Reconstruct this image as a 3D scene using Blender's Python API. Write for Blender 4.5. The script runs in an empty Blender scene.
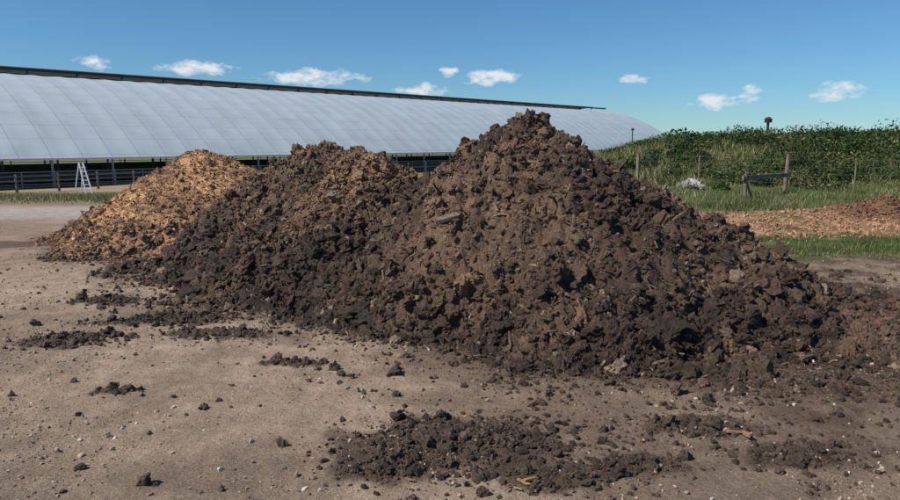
import bpy, bmesh, math, numpy as np
from mathutils import Vector
rng=np.random.default_rng(7)
scene=bpy.context.scene
scene.view_settings.view_transform='Standard'
try: scene.view_settings.look='None'
except Exception: pass
scene.view_settings.exposure=0

# ---------------- helpers ----------------
def ss(a,b,x):
    t=np.clip((x-a)/(b-a),0,1); return t*t*(3-2*t)
def hsh(i,j,s):
    n=(i.astype(np.int64)*374761393+j.astype(np.int64)*668265263+s*1442695041)&0xFFFFFFFF
    n=((n^(n>>13))*1274126177)&0xFFFFFFFF
    n=((n^(n>>15))*2246822519)&0xFFFFFFFF
    return ((n^(n>>16))&0xFFFFFF)/float(0xFFFFFF)
def vn(x,y,s=0):
    x=np.asarray(x,float); y=np.asarray(y,float)
    i=np.floor(x);j=np.floor(y);fx=x-i;fy=y-j
    fx=fx*fx*(3-2*fx);fy=fy*fy*(3-2*fy)
    i=i.astype(np.int64);j=j.astype(np.int64)
    return (hsh(i,j,s)*(1-fx)+hsh(i+1,j,s)*fx)*(1-fy)+(hsh(i,j+1,s)*(1-fx)+hsh(i+1,j+1,s)*fx)*fy
def fbm(x,y,s=0,o=4):
    r=0;a=.5;t=0
    for k in range(o):
        r=r+a*vn(x,y,s+k*17);t+=a;a*=.5;x=x*2.03+5.1;y=y*2.03+3.7
    return r/t
def worley(x,y,s=0):
    i=np.floor(x).astype(np.int64);j=np.floor(y).astype(np.int64)
    best=np.full(np.shape(x),9.)
    for a in(-1,0,1):
        for b in(-1,0,1):
            px=i+a+hsh(i+a,j+b,s);py=j+b+hsh(i+a,j+b,s+91)
            best=np.minimum(best,(x-px)**2+(y-py)**2)
    return np.sqrt(best)
def mk(name,V,F,col=None,mat=None,smooth=False,parent=None):
    V=np.asarray(V,np.float32);F=np.asarray(F,np.int32)
    me=bpy.data.meshes.new(name)
    me.vertices.add(len(V));me.vertices.foreach_set('co',V.ravel())
    me.loops.add(F.size);me.loops.foreach_set('vertex_index',F.ravel())
    me.polygons.add(len(F));me.polygons.foreach_set('loop_start',np.arange(len(F),dtype=np.int32)*F.shape[1])
    me.update(calc_edges=True)
    sm=smooth if isinstance(smooth,np.ndarray) else np.full(len(F),smooth)
    me.polygons.foreach_set('use_smooth',sm)
    if col is not None:
        c=np.ones((len(V),4),np.float32);c[:,:3]=col
        at=me.color_attributes.new('Col','FLOAT_COLOR','POINT');at.data.foreach_set('color',c.ravel())
    ob=bpy.data.objects.new(name,me);scene.collection.objects.link(ob)
    if mat: me.materials.append(mat)
    if parent: ob.parent=parent
    return ob
def empty(name,loc=(0,0,0),rz=0):
    e=bpy.data.objects.new(name,None);e.location=loc;e.rotation_euler=(0,0,rz);scene.collection.objects.link(e);return e
class Beams:
    def __init__(s): s.V=[];s.F=[]
    def add(s,p0,p1,w,h=None,taper=1.):
        h=h or w
        p0=Vector(p0);p1=Vector(p1);d=(p1-p0).normalized()
        u=Vector((0,0,1)) if abs(d.z)<.9 else Vector((1,0,0))
        a=d.cross(u).normalized();b=a.cross(d).normalized()
        n=len(s.V)
        for p,k in((p0,1),(p1,taper)):
            for sa,sb in((-1,-1),(1,-1),(1,1),(-1,1)):
                s.V.append(tuple(p+a*sa*w/2*k+b*sb*h/2*k))
        s.F+= [(n,n+1,n+2,n+3),(n+7,n+6,n+5,n+4)]+[(n+i,n+4+i,n+4+(i+1)%4,n+(i+1)%4) for i in range(4)]
    def cyl(s,p0,p1,r0,r1=None,k=10):
        r1=r0 if r1 is None else r1
        p0=Vector(p0);p1=Vector(p1);d=(p1-p0).normalized()
        u=Vector((0,0,1)) if abs(d.z)<.9 else Vector((1,0,0))
        a=d.cross(u).normalized();b=a.cross(d).normalized();n=len(s.V)
        for p,r in((p0,r0),(p1,r1)):
            for i in range(k):
                t=2*math.pi*i/k;s.V.append(tuple(p+a*math.cos(t)*r+b*math.sin(t)*r))
        for i in range(k): s.F.append((n+i,n+(i+1)%k,n+k+(i+1)%k,n+k+i))
        c0=len(s.V);s.V+=[tuple(p0),tuple(p1)]
        for i in range(0,k,2):
            s.F.append((c0,n+(i+2)%k,n+(i+1)%k,n+i));s.F.append((c0+1,n+k+i,n+k+(i+1)%k,n+k+(i+2)%k))
    def make(s,name,mat,parent=None): return mk(name,s.V,s.F,None,mat,False,parent)

# ---------------- materials ----------------
def mat_new(name):
    m=bpy.data.materials.new(name);m.use_nodes=True
    nt=m.node_tree;b=nt.nodes['Principled BSDF'];return m,nt,b
def N(nt,t,**k):
    n=nt.nodes.new(t)
    for a,v in k.items(): setattr(n,a,v)
    return n
def noise(nt,vec,scale,detail=2,rough=.65):
    n=N(nt,'ShaderNodeTexNoise');n.inputs['Scale'].default_value=scale;n.inputs['Detail'].default_value=detail;n.inputs['Roughness'].default_value=rough
    nt.links.new(vec,n.inputs['Vector']);return n.outputs['Fac']
def mrange(nt,v,a,b,c,d):
    n=N(nt,'ShaderNodeMapRange');nt.links.new(v,n.inputs[0])
    for i,x in enumerate((a,b,c,d)): n.inputs[1+i].default_value=x
    return n.outputs[0]
def mmath(nt,op,a,b=None):
    n=N(nt,'ShaderNodeMath',operation=op)
    for i,x in enumerate((a,b)):
        if x is None: continue
        if isinstance(x,(int,float)): n.inputs[i].default_value=x
        else: nt.links.new(x,n.inputs[i])
    return n.outputs[0]
def attr_mat(name,rough=.95,layers=((40,.6,1.4),),bump=(),spec=.15,trans=0,base=None):
    m,nt,b=mat_new(name)
    tc=N(nt,'ShaderNodeTexCoord').outputs['Object']
    if base is None:
        c=N(nt,'ShaderNodeAttribute',attribute_name='Col').outputs['Color']
    else:
        r=N(nt,'ShaderNodeRGB');r.outputs[0].default_value=(*base,1);c=r.outputs[0]
    for sc,lo,hi in layers:
        f=mrange(nt,noise(nt,tc,sc),.3,.7,lo,hi)
        v=N(nt,'ShaderNodeVectorMath',operation='SCALE');nt.links.new(c,v.inputs[0]);nt.links.new(f,v.inputs['Scale']);c=v.outputs[0]
    nt.links.new(c,b.inputs['Base Color'])
    b.inputs['Roughness'].default_value=rough
    b.inputs['Specular IOR Level'].default_value=spec
    prev=None
    for sc,dist in bump:
        bp=N(nt,'ShaderNodeBump');bp.inputs['Distance'].default_value=dist;bp.inputs['Strength'].default_value=1
        nt.links.new(noise(nt,tc,sc,3,.75),bp.inputs['Height'])
        if prev: nt.links.new(prev,bp.inputs['Normal'])
        prev=bp.outputs[0]
    if prev: nt.links.new(prev,b.inputs['Normal'])
    if trans:
        t=N(nt,'ShaderNodeBsdfTranslucent');nt.links.new(c,t.inputs[0])
        mx=N(nt,'ShaderNodeMixShader');mx.inputs[0].default_value=trans
        nt.links.new(b.outputs[0],mx.inputs[1]);nt.links.new(t.outputs[0],mx.inputs[2])
        nt.links.new(mx.outputs[0],nt.nodes['Material Output'].inputs['Surface'])
    return m
M_ground=attr_mat('dirt_ground',layers=((4,.85,1.13),(70,.66,1.32),(330,.72,1.28)),bump=((22,.024),(160,.012)))
M_pile=attr_mat('compost',layers=((55,.5,1.5),(230,.6,1.45)),bump=((75,.03),(280,.010)),rough=.72,spec=.4)
M_chip=attr_mat('wood_chip',layers=((15,.8,1.15),(130,.75,1.2)),bump=((120,.004),))
M_leaf=attr_mat('foliage',layers=((1.2,.7,1.25),),rough=.6,spec=.2,trans=.2)
M_wood=attr_mat('weathered_timber',base=(.2,.165,.125),layers=((3,.7,1.3),(50,.8,1.2)),bump=((60,.003),))
M_steel=attr_mat('galvanised_steel',base=(.28,.29,.30),layers=((5,.8,1.2),),rough=.5,spec=.4)
M_dark=attr_mat('dark_steel',base=(.035,.035,.037),layers=((5,.8,1.2),),rough=.6,spec=.3)
M_white=attr_mat('white_paint',base=(.7,.72,.74),layers=((4,.9,1.05),),rough=.5,spec=.4)
M_stone=attr_mat('pale_stone',layers=((60,.8,1.2),),bump=((40,.01),))

# ---------------- terrain ----------------
def terr(x,y):
    x=np.asarray(x,float);y=np.asarray(y,float)
    ye=y-20*ss(2,7,x)
    z=-1.66*ss(17,46,ye)
    crest=1.66*ss(3.5,12,x)*(1+.25*(vn(x*.22,y*.1,77)-.5))
    z=z+crest*(ss(24,34.5,y+.6*np.sin(x*.4))-ss(40,52,y))*(1-ss(90,130,x))
    z=z+.25*(fbm(x*.12,y*.12,5)-.5)*ss(20,40,y)*1.5
    z=z+.40*np.exp(-(((x-9.9)/1.7)**2+((y-15.7)/.8)**2))*(1+1.1*(fbm(x*2.5,y*2.5,78)-.5))
    return z
def sp_axis(segs):
    out=[]
    for a,b,st0,st1 in segs:
        n=max(2,int((b-a)/((st0+st1)/2)))
        t=np.linspace(0,1,n,endpoint=False);q=(st1-st0)/(st1+st0)
        out.append(a+(b-a)*(t*(1-q)+q*t*t))
    return np.concatenate(out+[np.array([segs[-1][1]])])
xs=sp_axis([(-2500,-60,400,8),(-60,-12,4,.25),(-12,-5,.2,.04),(-5,5,.022,.022),(5,12,.04,.12),(12,60,.12,4),(60,2500,8,400)])
ys=sp_axis([(-60,0,8,.3),(0,2.6,.2,.03),(2.6,8,.02,.025),(8,20,.03,.12),(20,60,.15,1.),(60,3500,2,500)])
GX,GY=np.meshgrid(xs,ys)

# ---------------- pile height function ----------------
cones=[ # cx,cy,H,{angle:R},power
 (.80,7.8,1.89,[(-180,2.45),(-145,2.25),(-108,2.4),(-90,2.6),(-75,2.75),(-53,3.1),(-30,3.35),(0,3.5),(45,3.2),(90,3.2),(135,2.8),(180,2.45)],1.15),
 (-1.65,10.0,1.72,[(-180,2.5),(-160,2.5),(-129,2.4),(-105,2.8),(-85,3.45),(-62,3.6),(-45,3.4),(0,2.7),(90,2.6),(140,2.6),(180,2.5)],1.3),
 (-4.5,13.0,1.62,[(-180,2.45),(-145,2.45),(-110,2.75),(-90,2.8),(-45,2.7),(0,2.5),(90,2.5),(180,2.45)],1.2)]
def cone(c,x,y):
    cx,cy,H,R,p=c
    dx=x-cx;dy=y-cy;r=np.hypot(dx,dy);th=np.degrees(np.arctan2(dy,dx))
    a=np.array([k[0] for k in R]);b=np.array([k[1] for k in R])
    Rr=np.interp(th,a,b)
    t=r/Rr
    t=t*(1+.16*(fbm(x*.9+7,y*.9,31,3)-.5)*2*np.clip(t,0,1))
    return H*(1-np.sqrt(t**(2*p)+.003)),t
def pileT(x,y):
    return np.minimum.reduce([cone(c,x,y)[1] for c in cones])
def pile_base(x,y,which=(0,1)):
    hs=[cone(cones[i],x,y)[0] for i in which]
    k=14.;h=np.log(sum(np.exp(k*q) for q in hs))/k
    return h

# ground colour
PATCH=[(-3.28,5.9,.36,.24),(-2.6,6.7,.46,.2),(-2.1,6.1,.44,.16),(-3.65,7.4,.42,.2),(.1,3.75,.62,.36),(-.3,3.45,.3,.16),(1.02,3.5,.22,.15),(1.5,4.0,.4,.14),(.55,3.35,.3,.12),(-2.9,6.5,.6,.1),(1.9,3.6,.3,.15),(-1.2,5.2,.25,.08),(-2.3,4.6,.16,.08)]
def ground_cols(x,y):
    n1=fbm(x*.5,y*.5,61);n2=fbm(x*2.2,y*2.2,71);n3=fbm(x*7,y*7,72)
    beige=np.array([.395,.295,.21]);brown=np.array([.122,.083,.058]);grn=np.array([.075,.11,.028]);dry=np.array([.23,.21,.11])
    chip=np.array([.42,.26,.155]);grav=np.array([.46,.42,.36])
    C=np.ones(x.shape+(3,))*beige
    C=C*(1+.4*(n1-.5)+.4*(n3-.5))[...,None]
    def mix(C,col,m): m=np.clip(m,0,1)[...,None]; return C*(1-m)+col*m
    far=ss(8,13,y)*(1-ss(3,5,x)); C=mix(C,np.array([.36,.26,.19]),far*.6)
    C=mix(C,beige*.62,ss(.48,.66,fbm(x*.7+9,y*1.2,83))*.6)
    T=pileT(x,y)
    C=mix(C,brown,(1-ss(.98,1.28,T+(n2-.5)*.4+(n3-.5)*.15))*.92)
    C=mix(C,brown*1.05,ss(-.2,2.2,x+(n1-.5)*2.5+(y-4.2)*.5)*(1-ss(11,12.5,y))*(1-ss(9,12,x))*(.3+.7*ss(.38,.6,n2*.6+n3*.4)))
    def blob(cx,cy,rx,ry,s): 
        d=np.sqrt(((x-cx)/rx)**2+((y-cy)/ry)**2)+(n2-.5)*1.+(n3-.5)*.9
        return (1-ss(.75,1.3,d))*s
    for b in PATCH: C=mix(C,brown*.85,blob(*b,.95))
    C=mix(C,brown,blob(-7.6,11.6,2.6,.35,.8))
    C=mix(C,brown*1.3,ss(.52,.68,fbm(x*1.1+3,y*2.,81))*ss(-3,.5,x)*(1-ss(5,6,y))*.5)
    for k in(-.9,.75):
        C=mix(C,beige*.62,np.exp(-((x+3.3+k-.12*y+.3*np.sin(y*.5))/.2)**2)*.55*ss(.3,.6,n2)*(1-ss(13,16,y)))
    L=(1-ss(-4,-2,x))
    C=mix(C,grav,L*ss(15.5,16.8,y+n1)*(1-ss(18.5,20,y+n1))*.7)
    g=L*ss(19,21.5,y+n1*2)*(1-ss(47,50,y)); C=mix(C,dry*.8+grn*.2,g*.8)
    R=ss(4.6,5.4,x+(n2-.5)*1.5)
    C=mix(C,chip*(1+.7*(n3-.5))[...,None],ss(4.5,6,x)*ss(11.9,12.6,y+(n2-.5))*(1-ss(16.6,17.6,y+(n2-.5)))*(.6+.4*ss(.35,.55,n1)))
    C=mix(C,grn,R*ss(9.9,10.6,y+(n2-.5)*.9-.04*x)*(1-ss(12.2,12.9,y+(n2-.5)*.9)))
    C=mix(C,grn*.75+dry*.25,ss(2,4,x)*ss(16.8,17.6,y+(n2-.5)))
    C=mix(C,np.array([.17,.09,.055]),ss(.25,.6,np.exp(-(((x-9.9)/1.8)**2+((y-15.5)/.9)**2))+(n3-.5)*.7)*.9)
    C=mix(C,dry*.5+grn*.5,ss(50,70,y))
    return C
Z=terr(GX,GY)
near=(1-ss(14,22,np.abs(GY)))*(1-ss(9,14,np.abs(GX)))
Z=Z+near*(.06*(fbm(GX*.8,GY*.8,11)-.5)+.030*(fbm(GX*6,GY*6,12)-.5)+.010*(vn(GX*25,GY*25,13)-.5))
def patchmask(x,y):
    m=np.zeros(np.shape(x))
    for cx,cy,rx,ry in PATCH:
        m=np.maximum(m,np.exp(-(((x-cx)/rx)**2+((y-cy)/ry)**2)*1.2))
    return m
pm=patchmask(GX,GY)
Z=Z+pm*(.014+.07*(fbm(GX*9,GY*9,14)-.35))
gc=ground_cols(GX,GY)
ny,nx=GX.shape
idx=np.arange(ny*nx).reshape(ny,nx)
F=np.stack([idx[:-1,:-1],idx[:-1,1:],idx[1:,1:],idx[1:,:-1]],-1).reshape(-1,4)
mk('ground',np.stack([GX,GY,Z],-1).reshape(-1,3),F,gc.reshape(-1,3),M_ground,True)
def gz(x,y):
    i=np.clip(np.searchsorted(ys,y)-1,0,ny-2);j=np.clip(np.searchsorted(xs,x)-1,0,nx-2)
    fy=(y-ys[i])/(ys[i+1]-ys[i]);fx=(x-xs[j])/(xs[j+1]-xs[j])
    return (Z[i,j]*(1-fx)+Z[i,j+1]*fx)*(1-fy)+(Z[i+1,j]*(1-fx)+Z[i+1,j+1]*fx)*fy

# ---------------- clod templates ----------------
def ico(sub):
    bm=bmesh.new();bmesh.ops.create_icosphere(bm,subdivisions=sub,radius=1)
    V=np.array([v.co[:] for v in bm.verts]);F=np.array([[v.index for v in f.verts] for f in bm.faces]);bm.free();return V,F
def templates(sub,n,rough,chop=2):
    V0,F0=ico(sub);out=[]
    for k in range(n):
        V=V0.copy();s=k*13+sub
        for fr,am in((1.3,.6*rough),(2.9,.5*rough),(6.5,.38*rough),(12,.2*rough)):
            if fr>10 and sub<4: continue
            d=(vn(V0[:,0]*fr+k*3.1,V0[:,1]*fr+V0[:,2]*fr*1.7+9,s)+vn(V0[:,2]*fr+5,V0[:,0]*fr*1.3-V0[:,1]*fr,s+3)-1)
            V=V*(1+am*d)[:,None]
        for q in range(chop):
            nn=rng.normal(size=3);nn/=np.linalg.norm(nn);o=rng.uniform(.6,.9)
            dd=np.maximum(V@nn-o,0);V=V-dd[:,None]*nn*.8
        out.append(V)
    return out,F0
TP={s:templates(s,14,{1:1,2:1,3:.8,4:.75}[s],{1:2,2:2,3:3,4:4}[s]) for s in(1,2,3,4)}
TS=templates(2,14,.6,4)
def rotm(n,tilt=None):
    q=rng.normal(size=(n,4));
    if tilt is not None:
        yaw=rng.uniform(0,2*np.pi,n);ax=rng.normal(size=(n,2))*tilt
        q=np.stack([np.cos(yaw/2),ax[:,0],ax[:,1],np.sin(yaw/2)],1)
    q/=np.linalg.norm(q,axis=1)[:,None];w,x,y,z=q.T
    return np.stack([1-2*(y*y+z*z),2*(x*y-z*w),2*(x*z+y*w),2*(x*y+z*w),1-2*(x*x+z*z),2*(y*z-x*w),2*(x*z-y*w),2*(y*z+x*w),1-2*(x*x+y*y)],1).reshape(n,3,3)
def clods(P,r,C,sub,flat=.75,T=None):
    n=len(P);T,F0=T or TP[sub];T=np.array(T)
    k=rng.integers(0,len(T),n);V=T[k]
    sc=r[:,None]*np.stack([rng.uniform(.8,1.35,n),rng.uniform(.7,1.1,n),rng.uniform(flat*.8,flat*1.2,n)],1)
    V=V*sc[:,None,:];V=np.einsum('nij,nvj->nvi',rotm(n),V)+P[:,None,:]
    Fa=F0[None]+(np.arange(n)*V.shape[1])[:,None,None]
    Cc=np.repeat(C[:,None,:],V.shape[1],1)
    return V.reshape(-1,3),Fa.reshape(-1,3),Cc.reshape(-1,3)
def slabs(P,L,W,Tk,C,tilt,dirs=None):
    n=len(P)
    B=np.array([(-1,-1,-1),(1,-.8,-1),(1,.7,-1),(-1,1,-1),(-.9,-.8,1),(.95,-.7,1),(.8,.7,1),(-1,.8,1)])*.5
    V=B[None]*np.stack([L,W,Tk],1)[:,None,:]
    V=V*(1+.25*rng.uniform(-1,1,(n,8,3)))
    V=np.einsum('nij,nvj->nvi',rotm(n,tilt),V)+P[:,None,:]
    Fq=np.array([(0,3,2,1),(4,5,6,7),(0,1,5,4),(1,2,6,5),(2,3,7,6),(3,0,4,7)])
    Ft=np.concatenate([Fq[:,[0,1,2]],Fq[:,[0,2,3]]])
    Fa=Ft[None]+(np.arange(n)*8)[:,None,None]
    return V.reshape(-1,3),Fa.reshape(-1,3),np.repeat(C[:,None,:],8,1).reshape(-1,3)
def join(parts):
    V=[];F=[];C=[];o=0
    for v,f,c in parts: V.append(v);F.append(f+o);C.append(c);o+=len(v)
    return np.concatenate(V),np.concatenate(F),np.concatenate(C)

# ---------------- compost pile ----------------
def streak(x,y):
    pts=np.array([(-.75,10.0),(-1.05,9.1),(-1.5,8.2),(-2.1,7.6)])
    best=9+0*x
    for a,b in zip(pts[:-1],pts[1:]):
        d=b-a;t=np.clip(((x-a[0])*d[0]+(y-a[1])*d[1])/(d@d),0,1)
        best=np.minimum(best,np.hypot(x-a[0]-t*d[0],y-a[1]-t*d[1]))
    dist=best+(fbm(x*2.5,y*2.5,44)-.5)*.6
    return (1-ss(.15,.5,dist))*ss(7.2,8.8,y)
def comp_col(x,y,n=None):
    a=fbm(x*1.3,y*1.3,51);b=fbm(x*5,y*5,52)
    c0=np.array([.080,.049,.033]);c1=np.array([.235,.143,.088])
    T=T12(x,y)
    m=np.clip(.42+1.9*(a-.5)+1.4*(b-.5)+.15*ss(1.2,3.2,x)-.28*ss(.7,.98,T),0,1)[...,None]
    C=c0*(1-m)+c1*m
    s=(streak(x,y)*.8)[...,None]
    return C*(1-s)+np.array([.42,.25,.14])*s
def T12(x,y): return np.minimum(cone(cones[0],x,y)[1],cone(cones[1],x,y)[1])
def pile_h(x,y):
    h=pile_base(x,y)
    e=ss(-.15,.35,h)
    wx=x+.06*vn(x*9,y*9,1);wy=y+.06*vn(x*9,y*9,2)
    w1=worley(wx*2.6,wy*2.6,21);w2=worley(wx*6,wy*6,22);w3=worley(wx*13,wy*13,23)
    h=h+e*(.36*(fbm(x*1.1,y*1.1,24)-.5)+.15*(.55-w1)+.14*(.5-w2)*ss(.35,.6,fbm(x*1.7,y*1.7,28))*1.5+.05*(.5-w3)+.15*(fbm(x*6,y*6,25,5)-.5)+.018*(vn(x*38,y*38,26)-.5))
    return h
px=np.arange(-5.2,5.3,.014);py=np.concatenate([np.arange(4.2,10.5,.014),np.arange(10.5,13.5,.04)])
PX,PY=np.meshgrid(px,py)
PZ=pile_h(PX,PY);PG=gz(PX,PY)
zz=PG+PZ
keep=PZ>-.12
zz=np.where(keep,zz,PG-.12)
def grid_mesh(X,Y,Zg,keep):
    n,m=X.shape;idx=np.arange(n*m).reshape(n,m)
    k=(keep[:-1,:-1]&keep[1:,1:]&keep[:-1,1:]&keep[1:,:-1])
    F=np.stack([idx[:-1,:-1],idx[:-1,1:],idx[1:,1:],idx[1:,:-1]],-1)[k]
    u,inv=np.unique(F,return_inverse=True)
    V=np.stack([X,Y,Zg],-1).reshape(-1,3)[u]
    return V,inv.reshape(F.shape),u
V,Fq,u=grid_mesh(PX,PY,zz,keep)
C=(comp_col(PX,PY)*(.75+.5*vn(PX*30,PY*30,29))[...,None]).reshape(-1,3)[u]
Ft=np.concatenate([Fq[:,[0,1,2]],Fq[:,[0,2,3]]])
parts=[(V,Ft,C)]
def surf(x,y,gx,gy,gzv):
    i=np.clip(np.searchsorted(gy,y)-1,0,len(gy)-2);j=np.clip(np.searchsorted(gx,x)-1,0,len(gx)-2)
    fy=(y-gy[i])/(gy[i+1]-gy[i]);fx=(x-gx[j])/(gx[j+1]-gx[j])
    return (gzv[i,j]*(1-fx)+gzv[i,j+1]*fx)*(1-fy)+(gzv[i+1,j]*(1-fx)+gzv[i+1,j+1]*fx)*fy
def top(x,y): return np.maximum(surf(x,y,px,py,zz),gz(x,y))
def sample(n,fn,x0,x1,y0,y1):
    X=[];Y=[];c=0
    while c<n:
        x=rng.uniform(x0,x1,n);y=rng.uniform(y0,y1,n);k=rng.random(n)<fn(x,y)
        X.append(x[k]);Y.append(y[k]);c+=k.sum()
    return np.concatenate(X)[:n],np.concatenate(Y)[:n]
def dens(x,y):
    T=T12(x,y);return np.where(T<1,1,np.exp(-(T-1)/(.06+.06*ss(1,3,x))))*np.where(y<10.6,1,.25)*np.clip(8/y,0,1)**1.2*(.35+.65*ss(.4,.6,fbm(x*2.4,y*2.4,97)))
x,y=sample(58000,dens,-5,5.6,4.1,13)
T=T12(x,y)
foot=np.exp(-((T-.95)/.12)**2)*(y<9)
r=np.clip(.0110*np.exp(rng.normal(0,.66,len(x)))*(1+.8*foot)*np.clip(y/7,.8,1.5),.004,.09)
z=top(x,y)+r*.15
C=comp_col(x,y)*rng.uniform(.6,1.5,(len(x),1))*(1+rng.normal(0,.06,(len(x),3)))
pale=rng.random(len(x))<.05;C[pale]=np.array([.36,.26,.17])*rng.uniform(.7,1.3,(pale.sum(),1))
P=np.stack([x,y,z],1)
k=r<.017
parts.append(clods(P[k],r[k],C[k],1));k2=(r>=.017)&(r<.035);parts.append(clods(P[k2],r[k2],C[k2],2));k3=r>=.035;parts.append(clods(P[k3],r[k3],C[k3],3))
def densb(x,y):
    T=T12(x,y);return (.4*ss(.4,.55,fbm(x*1.6,y*1.6,55))+np.exp(-((T-.93)/.1)**2))*(T<1.05)*(y<9.8)
x,y=sample(2100,densb,-4.6,4.8,4.4,9.8);r=np.clip(.041*np.exp(rng.normal(0,.42,2100)),.02,.125)
C=comp_col(x,y)*rng.uniform(.65,1.45,(2100,1))
k=r<.05
parts.append(clods(np.stack([x,y,top(x,y)+r*.15],1)[k],r[k],C[k],3,.65))
parts.append(clods(np.stack([x,y,top(x,y)+r*.05],1)[~k],r[~k],C[~k],4,.6))
# straw, sticks & bark
x,y=sample(8000,lambda a,b:(T12(a,b)<1.08)*np.where(b<10.5,1,.2),-5,5,4.3,12)
n=len(x);L=np.clip(.045*np.exp(rng.normal(0,.65,n)),.015,.26);W=np.clip(L*rng.uniform(.05,.25,n),.003,.03)
C=np.where(rng.random((n,1))<.55,np.array([[.40,.28,.18]]),np.array([[.14,.095,.065]]))*rng.uniform(.6,1.3,(n,1))
parts.append(slabs(np.stack([x,y,top(x,y)+.014],1),L,W,W*.5,C,.4))
x,y=sample(3500,lambda a,b:streak(a,b)*1.,-3,0,7.,10.8);n=3500
L=rng.uniform(.02,.07,n);parts.append(slabs(np.stack([x,y,top(x,y)+.012],1),L,L*.4,L*.15,np.array([[.42,.25,.14]])*rng.uniform(.5,1.3,(n,1)),.35))
big=[(-.02,6.6,.22,.09,.04,(.3,.22,.15)),(.06,6.52,.2,.04,.03,(.27,.19,.13)),(.1,6.62,.18,.03,.02,(.3,.22,.15)),(.95,6.5,.26,.03,.02,(.22,.15,.1)),(2.6,5.35,.22,.05,.03,(.3,.21,.15)),(2.75,5.2,.25,.03,.02,(.26,.17,.11)),(.45,7.3,.03,.02,.2,(.3,.2,.14)),(1.6,6.6,.24,.025,.02,(.2,.13,.09))]
b=np.array([(q[0],q[1]) for q in big]);
P=np.stack([b[:,0],b[:,1],top(b[:,0],b[:,1])+.05],1)
parts.append(slabs(P,np.array([q[2] for q in big]),np.array([q[3] for q in big]),np.array([q[4] for q in big]),np.array([q[5] for q in big]),.25))
V,F,C=join(parts)
sm=np.zeros(len(F),bool);sm[:len(Ft)]=True
mk('compost_pile',V,F,C,M_pile,sm)

# ---------------- wood chip pile ----------------
qx=np.arange(-7.8,-1.4,.025);qy=np.arange(9.6,16,.025);QX,QY=np.meshgrid(qx,qy)
h=cone(cones[2],QX,QY)[0];e=ss(-.1,.3,h)
h=h+e*(.3*(fbm(QX*1.2,QY*1.2,5)-.5)+.05*(.5-worley(QX*7,QY*7,6))+.05*(fbm(QX*9,QY*9,7)-.5))
qz=gz(QX,QY)+h;kp=h>-.12
V,Fq,u=grid_mesh(QX,QY,qz,kp)
def chip_col(x,y):
    n=fbm(x*1.5,y*1.5,91);T=cone(cones[2],x,y)[1]
    m=(ss(.40,.6,n+.22*ss(.7,1,T)-.08))[...,None]*.65
    return np.array([.48,.285,.15])*(1-m)+np.array([.20,.12,.075])*m
C=chip_col(QX,QY).reshape(-1,3)[u]
parts=[(V,np.concatenate([Fq[:,[0,1,2]],Fq[:,[0,2,3]]]),C)]
x,y=sample(30000,lambda a,b:np.where(cone(cones[2],a,b)[1]<1,1,np.exp(-(cone(cones[2],a,b)[1]-1)/.06))*np.where(b<14,1,.3),-7.5,-1.5,9.7,15.8)
n=len(x);t=np.maximum(surf(x,y,qx,qy,qz),gz(x,y))
L=np.clip(.024*np.exp(rng.normal(0,.55,n)),.01,.14);W=L*rng.uniform(.2,.6,n)
C=chip_col(x,y)*rng.uniform(.65,1.35,(n,1))
parts.append(slabs(np.stack([x,y,t+.006],1),L,W,L*.18,C,.3))
x,y=sample(3500,lambda a,b:(cone(cones[2],a,b)[1]<1.1)*(.2+(cone(cones[2],a,b)[1]>.75)),-7.5,-1.5,9.7,14)
n=len(x);t=np.maximum(surf(x,y,qx,qy,qz),gz(x,y));r=np.clip(.02*np.exp(rng.normal(0,.5,n)),.01,.09)
parts.append(clods(np.stack([x,y,t+r*.2],1),r,np.array([[.15,.097,.067]])*rng.uniform(.6,1.6,(n,1)),2))
V,F,C=join(parts);mk('wood_chip_pile',V,F,C,M_chip,False)

# ---------------- loose clods and gravel on the ground ----------------
def dloose(x,y):
    T=pileT(x,y);return np.clip(patchmask(x,y)**1.3*.9+.35*np.exp(-(T-1.)/.10)*(T>1)+(.06+.1*ss(2,3.5,x)*ss(4,5,y))*(x>-.3)*(y<7.5)*ss(.4,.65,fbm(x*1.5,y*1.5,98))+.004,0,1)*(T>.97)
x,y=sample(24000,dloose,-6,6,2.8,11.5);n=len(x)
r=np.clip(.0068*np.exp(rng.normal(0,.68,n)),.0025,.055)
C=np.array([[.13,.086,.06]])*rng.uniform(.6,1.5,(n,1))
P=np.stack([x,y,gz(x,y)+r*.2],1);k=r<.012
parts=[clods(P[k],r[k],C[k],1),clods(P[~k],r[~k],C[~k],3)]
x,y=sample(110,lambda a,b:np.exp(-(((a-.15)/.5)**2+((b-3.8)/.22)**2)),-1,1.5,3.2,4.6);r=np.clip(.017*np.exp(rng.normal(0,.4,110)),.01,.045)
parts.append(clods(np.stack([x,y,gz(x,y)+r*.3],1),r,np.array([[.1,.066,.048]])*rng.uniform(.7,1.4,(110,1)),4))
V,F,C=join(parts);mk('loose_compost_clods',V,F,C,M_pile,False)
x,y=sample(28000,lambda a,b:(pileT(a,b)>1.0)*np.clip(3.5/b,0,1)**1.6*(.15+1.2*ss(.4,.65,fbm(a*1.3,b*1.3,66))),-7,7,2.6,14);n=len(x)
r=np.clip(.0038*np.exp(rng.normal(0,.6,n)),.0018,.018)
t=rng.random((n,1));C=np.where(t<.65,np.array([[.36,.275,.2]]),np.where(t<.88,np.array([[.2,.16,.125]]),np.array([[.5,.44,.36]])))*rng.uniform(.7,1.25,(n,1))
P=np.stack([x,y,gz(x,y)+r*.3],1);k=r<.008
V,F,C=join([clods(P[k],r[k],C[k],1,.6),clods(P[~k],r[~k],C[~k],2,.6,TS)]);mk('gravel_stones',V,F,C,M_stone,False)
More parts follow.
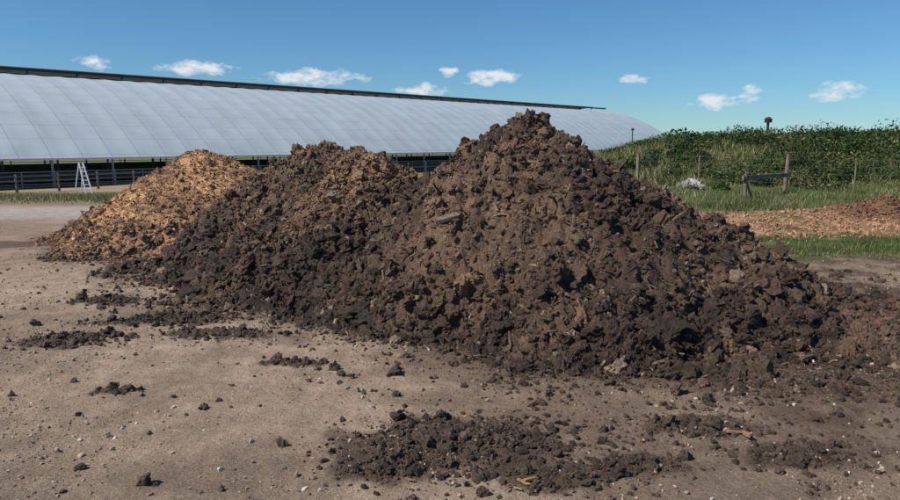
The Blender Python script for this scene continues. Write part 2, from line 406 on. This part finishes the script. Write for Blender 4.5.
x=np.array([.33,.36,.3,.42,.4,.28,.38,1.72,1.66,-.2]);y=np.array([3.22,3.26,3.25,3.2,3.28,3.21,3.24,3.85,3.88,3.3]);n=10
L=np.array([.05,.06,.04,.05,.07,.04,.05,.14,.09,.04])
V,F,C=slabs(np.stack([x,y,gz(x,y)+.018],1),L,L*.25,L*.12,np.array([[.32,.2,.11]])*rng.uniform(.7,1.2,(n,1)),.12)
mk('wood_scraps',V,F,C,M_chip,False)
x,y=sample(7,lambda a,b:(pileT(a,b)>1.1)*1.,-3.5,3.,3.1,5);r=rng.uniform(.01,.018,7)
V,F,C=clods(np.stack([x,y,gz(x,y)+r*.3],1),r,np.array([[.38,.38,.34]])*rng.uniform(.7,1.2,(7,1)),3,.6,templates(3,8,.5,5));mk('pale_stones',V,F,C,M_stone,False)
x,y=sample(5000,lambda a,b:.25+np.exp(-(((a-9.9)/1.6)**2+((b-15.5)/.9)**2)),4.8,13,12.4,17);n=5000
L=np.clip(.05*np.exp(rng.normal(0,.5,n)),.02,.16)
d=np.exp(-(((x-9.9)/1.7)**2+((y-15.5)/.9)**2))[:,None]
V,F,C=slabs(np.stack([x,y,gz(x,y)+.015],1),L,L*.5,L*.3,(np.array([[.38,.22,.13]])*(1-d)+np.array([[.17,.09,.055]])*d)*rng.uniform(.5,1.4,(n,1)),.4)
mk('bark_chip_spill',V,F,C,M_chip,False)

# ---------------- foliage ----------------
def blades(x,y,z,h,w,C):
    n=len(x);a=rng.uniform(0,2*np.pi,n);lean=rng.normal(0,.45,(n,2))*h[:,None]
    dx=np.cos(a)*w/2;dy=np.sin(a)*w/2
    V=np.stack([np.stack([x-dx,y-dy,z-.01],1),np.stack([x+dx,y+dy,z-.01],1),np.stack([x+lean[:,0],y+lean[:,1],z+h],1)],1)
    return V.reshape(-1,3),np.arange(n*3).reshape(n,3),np.repeat(C[:,None],3,1).reshape(-1,3)
def gcol(n,dry):
    d=(rng.random((n,1))<dry);return np.where(d,np.array([[.27,.24,.125]]),np.array([[.085,.12,.03]]))*rng.uniform(.6,1.4,(n,1))
def gsample(n,fn,*b): return sample(n,fn,*b)
parts=[]
def dA(x,y):
    n2=fbm(x*2.2,y*2.2,71);return ss(4.6,5.4,x+(n2-.5)*1.5)*ss(9.9,10.6,y+(n2-.5)*.9-.04*x)*(1-ss(12.2,12.9,y+(n2-.5)*.9))*(.1+ss(.38,.55,fbm(x*1.2,y*1.8,73)))
x,y=gsample(22000,dA,4.3,14,9.5,13.2);parts.append(blades(x,y,gz(x,y),rng.uniform(.02,.1,len(x))*(.5+fbm(x*2,y*2,74)),np.full(len(x),.010),gcol(len(x),.3)))
x,y=gsample(60000,lambda a,b:ss(16.8,17.8,b+(fbm(a*2,b*2,3)-.5)*1.)*(.2+ss(.38,.6,fbm(a*.8,b*.8,8))),3,26,16.5,31)
n=len(x);parts.append(blades(x,y,gz(x,y),rng.uniform(.04,.22,n)*(.2+1.4*fbm(x*.7,y*.7,8)),np.full(n,.02),gcol(n,.4)*(.35+1.3*fbm(x*.6,y*1.1,9))[:,None]))
x,y=gsample(9000,lambda a,b:np.clip(fbm(a*1.5,b*1.5,33)*3-1.6,0,1),4.6,12,12.4,17.2);parts.append(blades(x,y,gz(x,y),rng.uniform(.02,.06,len(x)),np.full(len(x),.012),gcol(len(x),.5)))
x,y=gsample(40000,lambda a,b:ss(19.5,22,b)*np.clip(b/a.clip(-99,-1)*-1-.9,0,1).clip(0,1),-34,-4,19,46)
n=len(x);parts.append(blades(x,y,gz(x,y),rng.uniform(.05,.2,n),np.full(n,.03),gcol(n,.6)))
V,F,C=join(parts);mk('grass',V,F,C,M_leaf,False)

def leafmass(centers,rad,per,size,cols):
    n=len(centers);tot=n*per
    d=rng.normal(size=(tot,3));d/=np.linalg.norm(d,axis=1)[:,None];d[:,2]=np.abs(d[:,2])*1.0-.15
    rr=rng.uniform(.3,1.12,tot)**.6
    P=np.repeat(centers,per,0)+d*rr[:,None]*np.repeat(rad,per,0)
    s=np.repeat(size,per)*rng.uniform(.5,1.4,tot)
    B=np.array([(-1,0,0),(0,-.55,.1),(1,0,0),(0,.55,.1)])*.5
    V=np.einsum('nij,nvj->nvi',rotm(tot),B[None]*s[:,None,None])+P[:,None]
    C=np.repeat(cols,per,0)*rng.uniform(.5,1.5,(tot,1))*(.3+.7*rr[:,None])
    F=np.arange(tot*4).reshape(-1,4)
    return V.reshape(-1,3),F,np.repeat(C[:,None],4,1).reshape(-1,3)
# shrubs on the bank: clumps, with grassy gaps between
def shd(a,b):
    n=fbm(a*.33,b*.42,17);return ss(.41,.5,n+.16*ss(9,15,a)-.03*ss(30,33,b)*(1-ss(36,38,b)))*(.35+.65*ss(25,28,b))*(1-ss(38.5,40,b))*ss(8,11,a+(b-24)*.25)
x,y=sample(880,shd,7.5,42,24.4,40)
n=len(x);R=rng.uniform(.35,1.0,n)*(.75+.45*ss(10,16,x));rad=np.stack([R*1.1,R*1.0,R*rng.uniform(.55,1.3,n)*(1-.4*ss(32.5,34,y))],1)
hh=fbm(x*.7,y*.9,57)[:,None]+rng.normal(0,.09,(n,1));cols=np.where(hh<.46,np.array([[.024,.05,.015]]),np.where(hh<.58,np.array([[.055,.10,.024]]),np.array([[.14,.15,.055]])))
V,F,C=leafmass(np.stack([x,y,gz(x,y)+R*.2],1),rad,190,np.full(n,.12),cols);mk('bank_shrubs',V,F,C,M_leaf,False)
x,y=gsample(44000,lambda a,b:.2+ss(.4,.6,fbm(a*.6,b*.6,19)),6,40,26,42);n=len(x)
V,F,C=blades(x,y,gz(x,y),rng.uniform(.1,.45,n)*(.3+fbm(x*.8,y*.8,20)*1.4),np.full(n,.04),gcol(n,.5)*(.5+fbm(x*.4,y*.6,21))[:,None]);mk('tall_bank_grass',V,F,C,M_leaf,False)
# hedgerow behind
x=np.concatenate([rng.uniform(17,75,260),rng.uniform(60,160,120)]);y=np.concatenate([rng.uniform(60,66,260),rng.uniform(130,150,120)]);n=len(x)
R=rng.uniform(.7,1.5,n);z=gz(x,y)+rng.uniform(.3,3.0,n)*(.6+.9*vn(x*.25,y*0,5))+.03*(x-17).clip(0,30)
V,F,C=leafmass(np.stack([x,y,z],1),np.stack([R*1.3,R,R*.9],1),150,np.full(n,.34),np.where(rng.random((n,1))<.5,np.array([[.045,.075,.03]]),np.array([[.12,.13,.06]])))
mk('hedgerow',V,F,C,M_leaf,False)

# ---------------- barn ----------------
az=math.atan2(.739,.673)
barn=empty('covered_livestock_barn',(-31.9,50,0),az)
G=-1.72;EZ=.51;S0,S1=-45.,113.
def prof(t): return EZ+7.45*math.sin(math.pi/2*t)**.92
sN=int((S1-S0)/.55);tt=np.linspace(0,1,26)
sv=np.linspace(S0,S1,sN+1)
m,nt,b=mat_new('roof_membrane')
tc=N(nt,'ShaderNodeTexCoord').outputs['Object'];sx=N(nt,'ShaderNodeSeparateXYZ');nt.links.new(tc,sx.inputs[0])
seam=mmath(nt,'LESS_THAN',mmath(nt,'MODULO',mmath(nt,'ADD',sx.outputs[0],100.),2.2),.07)
seam2=mmath(nt,'LESS_THAN',mmath(nt,'MODULO',mmath(nt,'ADD',sx.outputs[1],100.),1.7),.06)
ln=mmath(nt,'MAXIMUM',seam,mmath(nt,'MULTIPLY',seam2,.7))
f=mmath(nt,'MULTIPLY',mrange(nt,noise(nt,tc,.35,3),.3,.7,.9,1.07),mmath(nt,'SUBTRACT',1,mmath(nt,'MULTIPLY',ln,.28)))
rgb=N(nt,'ShaderNodeRGB');rgb.outputs[0].default_value=(.47,.53,.545,1)
v=N(nt,'ShaderNodeVectorMath',operation='SCALE');nt.links.new(rgb.outputs[0],v.inputs[0]);nt.links.new(f,v.inputs['Scale'])
nt.links.new(v.outputs[0],b.inputs['Base Color']);b.inputs['Roughness'].default_value=.4;b.inputs['Specular IOR Level'].default_value=.45
M_roof=m
for side,nm in((1,'roof_near'),(-1,'roof_far')):
    Vv=[]
    for s in sv:
        ph=abs(math.sin(math.pi*(s+100)/2.2))
        for t in tt:
            yy=18.4*t;zc=prof(t)-.06*ph
            Vv.append((s,yy if side==1 else 41-yy,zc))
    k=len(tt);I=np.arange((sN+1)*k).reshape(sN+1,k)
    Fq=np.stack([I[:-1,:-1],I[1:,:-1],I[1:,1:],I[:-1,1:]],-1).reshape(-1,4)
    if side==-1: Fq=Fq[:,::-1]
    mk(nm,Vv,Fq,None,M_roof,True,barn)
B=Beams()
B.add((S0,17.6,8.42),(S1+1,17.6,8.42),.12,.22)
B.add((S0,23.4,8.42),(S1+1,23.4,8.42),.12,.22)
for s in np.arange(S0,S1,4.4):
    B.add((s,18.4,7.7),(s,17.7,8.4),.1,.1);B.add((s,22.6,7.7),(s,23.3,8.4),.1,.1)
B.make('ridge_vent_frame',M_dark,barn)
cv=[];
for yy,zz2 in((17.4,8.55),(20.5,8.85),(23.6,8.55)):
    cv+=[(S0,yy,zz2),(S1+1.2,yy,zz2),(S0,yy,zz2+.06),(S1+1.2,yy,zz2+.06)]
F=[(2,3,7,6),(6,7,11,10),(0,4,5,1),(4,8,9,5),(0,1,3,2),(8,10,11,9),(0,2,6,4),(4,6,10,8),(1,5,7,3),(5,9,11,7)]
m_cap=attr_mat('ridge_sheet',base=(.34,.35,.36),layers=((1,.85,1.1),),rough=.5,spec=.3)
mk('ridge_vent_cap',cv,F,None,m_cap,False,barn)
P_=Beams()
for s in np.arange(S0,S1+.1,4.4):
    for yy in(.08,40.92,12,29): 
        zt=EZ if yy in(.08,40.92) else prof(12/18.4)
        P_.cyl((s,yy,G),(s,yy,zt-.05),.09,k=8)
    pts=[(s,18.4*t,prof(t)-.1) for t in np.linspace(0,1,9)]
    for a,c in zip(pts[:-1],pts[1:]):
        P_.add(a,c,.07);P_.add((a[0],41-a[1],a[2]),(c[0],41-c[1],c[2]),.07)
P_.make('frame_posts_and_hoops',M_steel,barn)
g=Beams();g.add((S0,-.12,EZ-.06),(S1,-.12,EZ-.06),.16,.14);g.add((S0,41.12,EZ-.06),(S1,41.12,EZ-.06),.16,.14);g.make('gutters',M_white,barn)
g=Beams()
for yy in(-.25,13,28,40):
    for zz2 in(.35,.65,.95,1.25): g.cyl((S0,yy,G+zz2),(S1,yy,G+zz2),.035,k=6)
for s in np.arange(S0,S1,2.2): g.cyl((s,-.25,G-.1),(s,-.25,G+1.3),.04,k=6)
g.make('pen_rails',M_steel,barn)
g=Beams();g.add((S0,9,G+.4),(S1,9,G+.4),.25,.8);g.add((S0,30,G+.5),(S1,30,G+.5),.25,1.);g.make('feed_walls',attr_mat('concrete',base=(.28,.26,.235),layers=((1,.7,1.2),),bump=((30,.01),)),barn)
bed=attr_mat('bedding',base=(.16,.12,.08),layers=((2,.7,1.3),),bump=((10,.05),))
mk('bedding_floor',[(S0,.3,G+.15),(S1,.3,G+.15),(S1,40.7,G+.15),(S0,40.7,G+.15)],[(0,1,2,3)],None,bed,False,barn)

# ---------------- fences & small things ----------------
def gzs(x,y): return float(gz(np.array([x]),np.array([y]))[0])
a=np.array([.673,.739]);nrm=np.array([-.739,.673]);E0=np.array([-31.9,50.])
W=Beams();prev=None
for s in np.arange(-16,60,2.6):
    p=E0+a*s-nrm*4.5;z=gzs(*p)
    W.add((p[0],p[1],z-.1),(p[0],p[1],z+1.25),.13,.13)
    if prev is not None:
        for hh in(.35,.75,1.12): W.add((prev[0],prev[1],prev[2]+hh),(p[0],p[1],z+hh),.035,.08)
    prev=(p[0],p[1],z)
W.make('stockyard_rail_fence',attr_mat('dark_timber',base=(.15,.13,.105),layers=((3,.7,1.3),)))
lx,ly=-24.2,47.0;lz=gzs(lx,ly);W=Beams()
for o in(-.22,.22):
    W.add((lx+o,ly-.0,lz),(lx+o*.6-.45,ly+.1,lz+2.),.07);W.add((lx+o-1.0,ly+.5,lz),(lx+o*.6-.5,ly+.15,lz+2.),.06)
for i in range(1,7):
    t=i/7;W.add((lx-.24-.45*t,ly+.1*t,lz+2*t),(lx+.24-.45*t,ly+.1*t,lz+2*t),.05,.04)
W.make('white_step_ladder',M_white)
W=Beams()
p1=(9.05,21.5);p2=(11.45,24.);z1=gzs(*p1);z2=gzs(*p2)
W.cyl((*p1,z1-.1),(*p1,z1+.74),.055);W.cyl((*p2,z2-.1),(p2[0]+.06,p2[1],z2+1.3),.065)
W.add((p1[0]-.12,p1[1]-.07,z1+.62),(p2[0]+.1,p2[1]-.09,z2+.6),.07,.14)
W.add((p1[0]+.3,p1[1]+.2,z1),(p1[0]+.03,p1[1],z1+.5),.05)
W.make('post_and_rail_fence',M_wood)
W=Beams()
fp=[(7.2,27.),(9.2,26.),(11.45,24.3),(13.6,23.6),(16.,23.),(18.5,22.5),(21,22)]
pr=None
for i,p in enumerate(fp):
    z=gzs(*p)
    if i!=2: W.cyl((*p,z-.1),(*p,z+1.15),.028 if i else .07,k=8)
    if pr:
        for hh in(.3,.6,.85,1.1): W.cyl((pr[0],pr[1],pr[2]+hh),(p[0],p[1],z+hh),.0035,k=6)
    pr=(*p,z)
W.make('wire_fence',M_wood)
def vent(nm,x,y,h,s):
    z=gzs(x,y);W=Beams();W.cyl((x,y,z-.1),(x,y,z+h),.07*s);W.cyl((x,y,z+h),(x,y,z+h+.18*s),.2*s,.2*s);W.cyl((x,y,z+h+.18*s),(x,y,z+h+.32*s),.24*s,.06*s);W.make(nm,M_dark)
vent('vent_pipe',16.1,36,1.05,.9);vent('vent_pipe',9.9,38.5,1.0,.4)
x=8.75+rng.normal(0,.2,16);y=25.3+rng.normal(0,.16,16);r=rng.uniform(.06,.18,16)
V,F,C=clods(np.stack([x,y,gz(x,y)+r*.5+rng.uniform(0,.3,16)*np.exp(-((x-8.75)/.25)**2)],1),r,np.array([[.40,.38,.35]])*rng.uniform(.4,1.3,(16,1)),3,.8);mk('rubble_heap',V,F,C,M_stone,False)

# ---------------- sky ----------------
SA=math.atan2(-.84,-.36);SE=math.radians(48)
w=bpy.data.worlds.new('World');scene.world=w;w.use_nodes=True;nt=w.node_tree
bg=nt.nodes['Background'];bg.inputs['Strength'].default_value=.08
sky=N(nt,'ShaderNodeTexSky',sky_type='NISHITA');sky.sun_disc=False;sky.sun_elevation=SE;sky.sun_rotation=SA
sky.air_density=1.0;sky.dust_density=0.;sky.ozone_density=5.0
tint=N(nt,'ShaderNodeVectorMath',operation='MULTIPLY');nt.links.new(sky.outputs[0],tint.inputs[0]);tint.inputs[1].default_value=(.66,.98,1.2)
tc=N(nt,'ShaderNodeTexCoord').outputs['Generated'];sx=N(nt,'ShaderNodeSeparateXYZ');nt.links.new(tc,sx.inputs[0])
azn=mmath(nt,'ARCTAN2',sx.outputs[0],sx.outputs[1]);eln=mmath(nt,'ARCSINE',sx.outputs[2])
mp=N(nt,'ShaderNodeMapping');mp.inputs['Scale'].default_value=(1,1,2.0);nt.links.new(tc,mp.inputs[0])
nz=noise(nt,mp.outputs[0],45,5,.6)
cl=[(-.190,.087,.075,.014),(-.3405,.0957,.055,.012),(-.463,.098,.028,.010),(.0585,.0893,.045,.013),(-.003,.096,.016,.009),(-.042,.0717,.04,.010),(.252,.0826,.022,.008),(.354,.0532,.030,.013),(.397,.0599,.017,.013),(.4988,.0606,.035,.013)]
acc=None
for ca,ce,wa,we in cl:
    u1=mmath(nt,'POWER',mmath(nt,'ABSOLUTE',mmath(nt,'DIVIDE',mmath(nt,'SUBTRACT',azn,ca),wa)),2.);u2=mmath(nt,'POWER',mmath(nt,'ABSOLUTE',mmath(nt,'DIVIDE',mmath(nt,'SUBTRACT',eln,ce),we)),2.)
    v1=mmath(nt,'SUBTRACT',1,mmath(nt,'ADD',u1,u2));acc=v1 if acc is None else mmath(nt,'MAXIMUM',acc,v1)
acc=mmath(nt,'MAXIMUM',acc,-1.5)
dn=mmath(nt,'ADD',mmath(nt,'MULTIPLY',acc,.9),mmath(nt,'MULTIPLY',mmath(nt,'SUBTRACT',nz,.55),3.2))
fac=mmath(nt,'MULTIPLY',mrange(nt,dn,0,.9,0,1),.88)
mx=N(nt,'ShaderNodeMix',data_type='RGBA');nt.links.new(fac,mx.inputs['Factor']);nt.links.new(tint.outputs[0],mx.inputs['A']);mx.inputs['B'].default_value=(10.2,10.5,10.8,1)
nt.links.new(mx.outputs['Result'],bg.inputs['Color'])

sd=Vector((math.sin(SA)*math.cos(SE),math.cos(SA)*math.cos(SE),math.sin(SE)))
L=bpy.data.lights.new('sun','SUN');L.energy=5.;L.angle=math.radians(.5);L.color=(1,.94,.86)
lo=bpy.data.objects.new('sun',L);lo.rotation_euler=sd.to_track_quat('Z','Y').to_euler();scene.collection.objects.link(lo)
cam=bpy.data.cameras.new('camera');cam.lens=28;cam.sensor_width=36;cam.clip_end=6000;cam.clip_start=.05
co=bpy.data.objects.new('camera',cam);co.location=(0,0,1.7);co.rotation_euler=(math.radians(90-8.77),0,0);scene.collection.objects.link(co);scene.camera=co
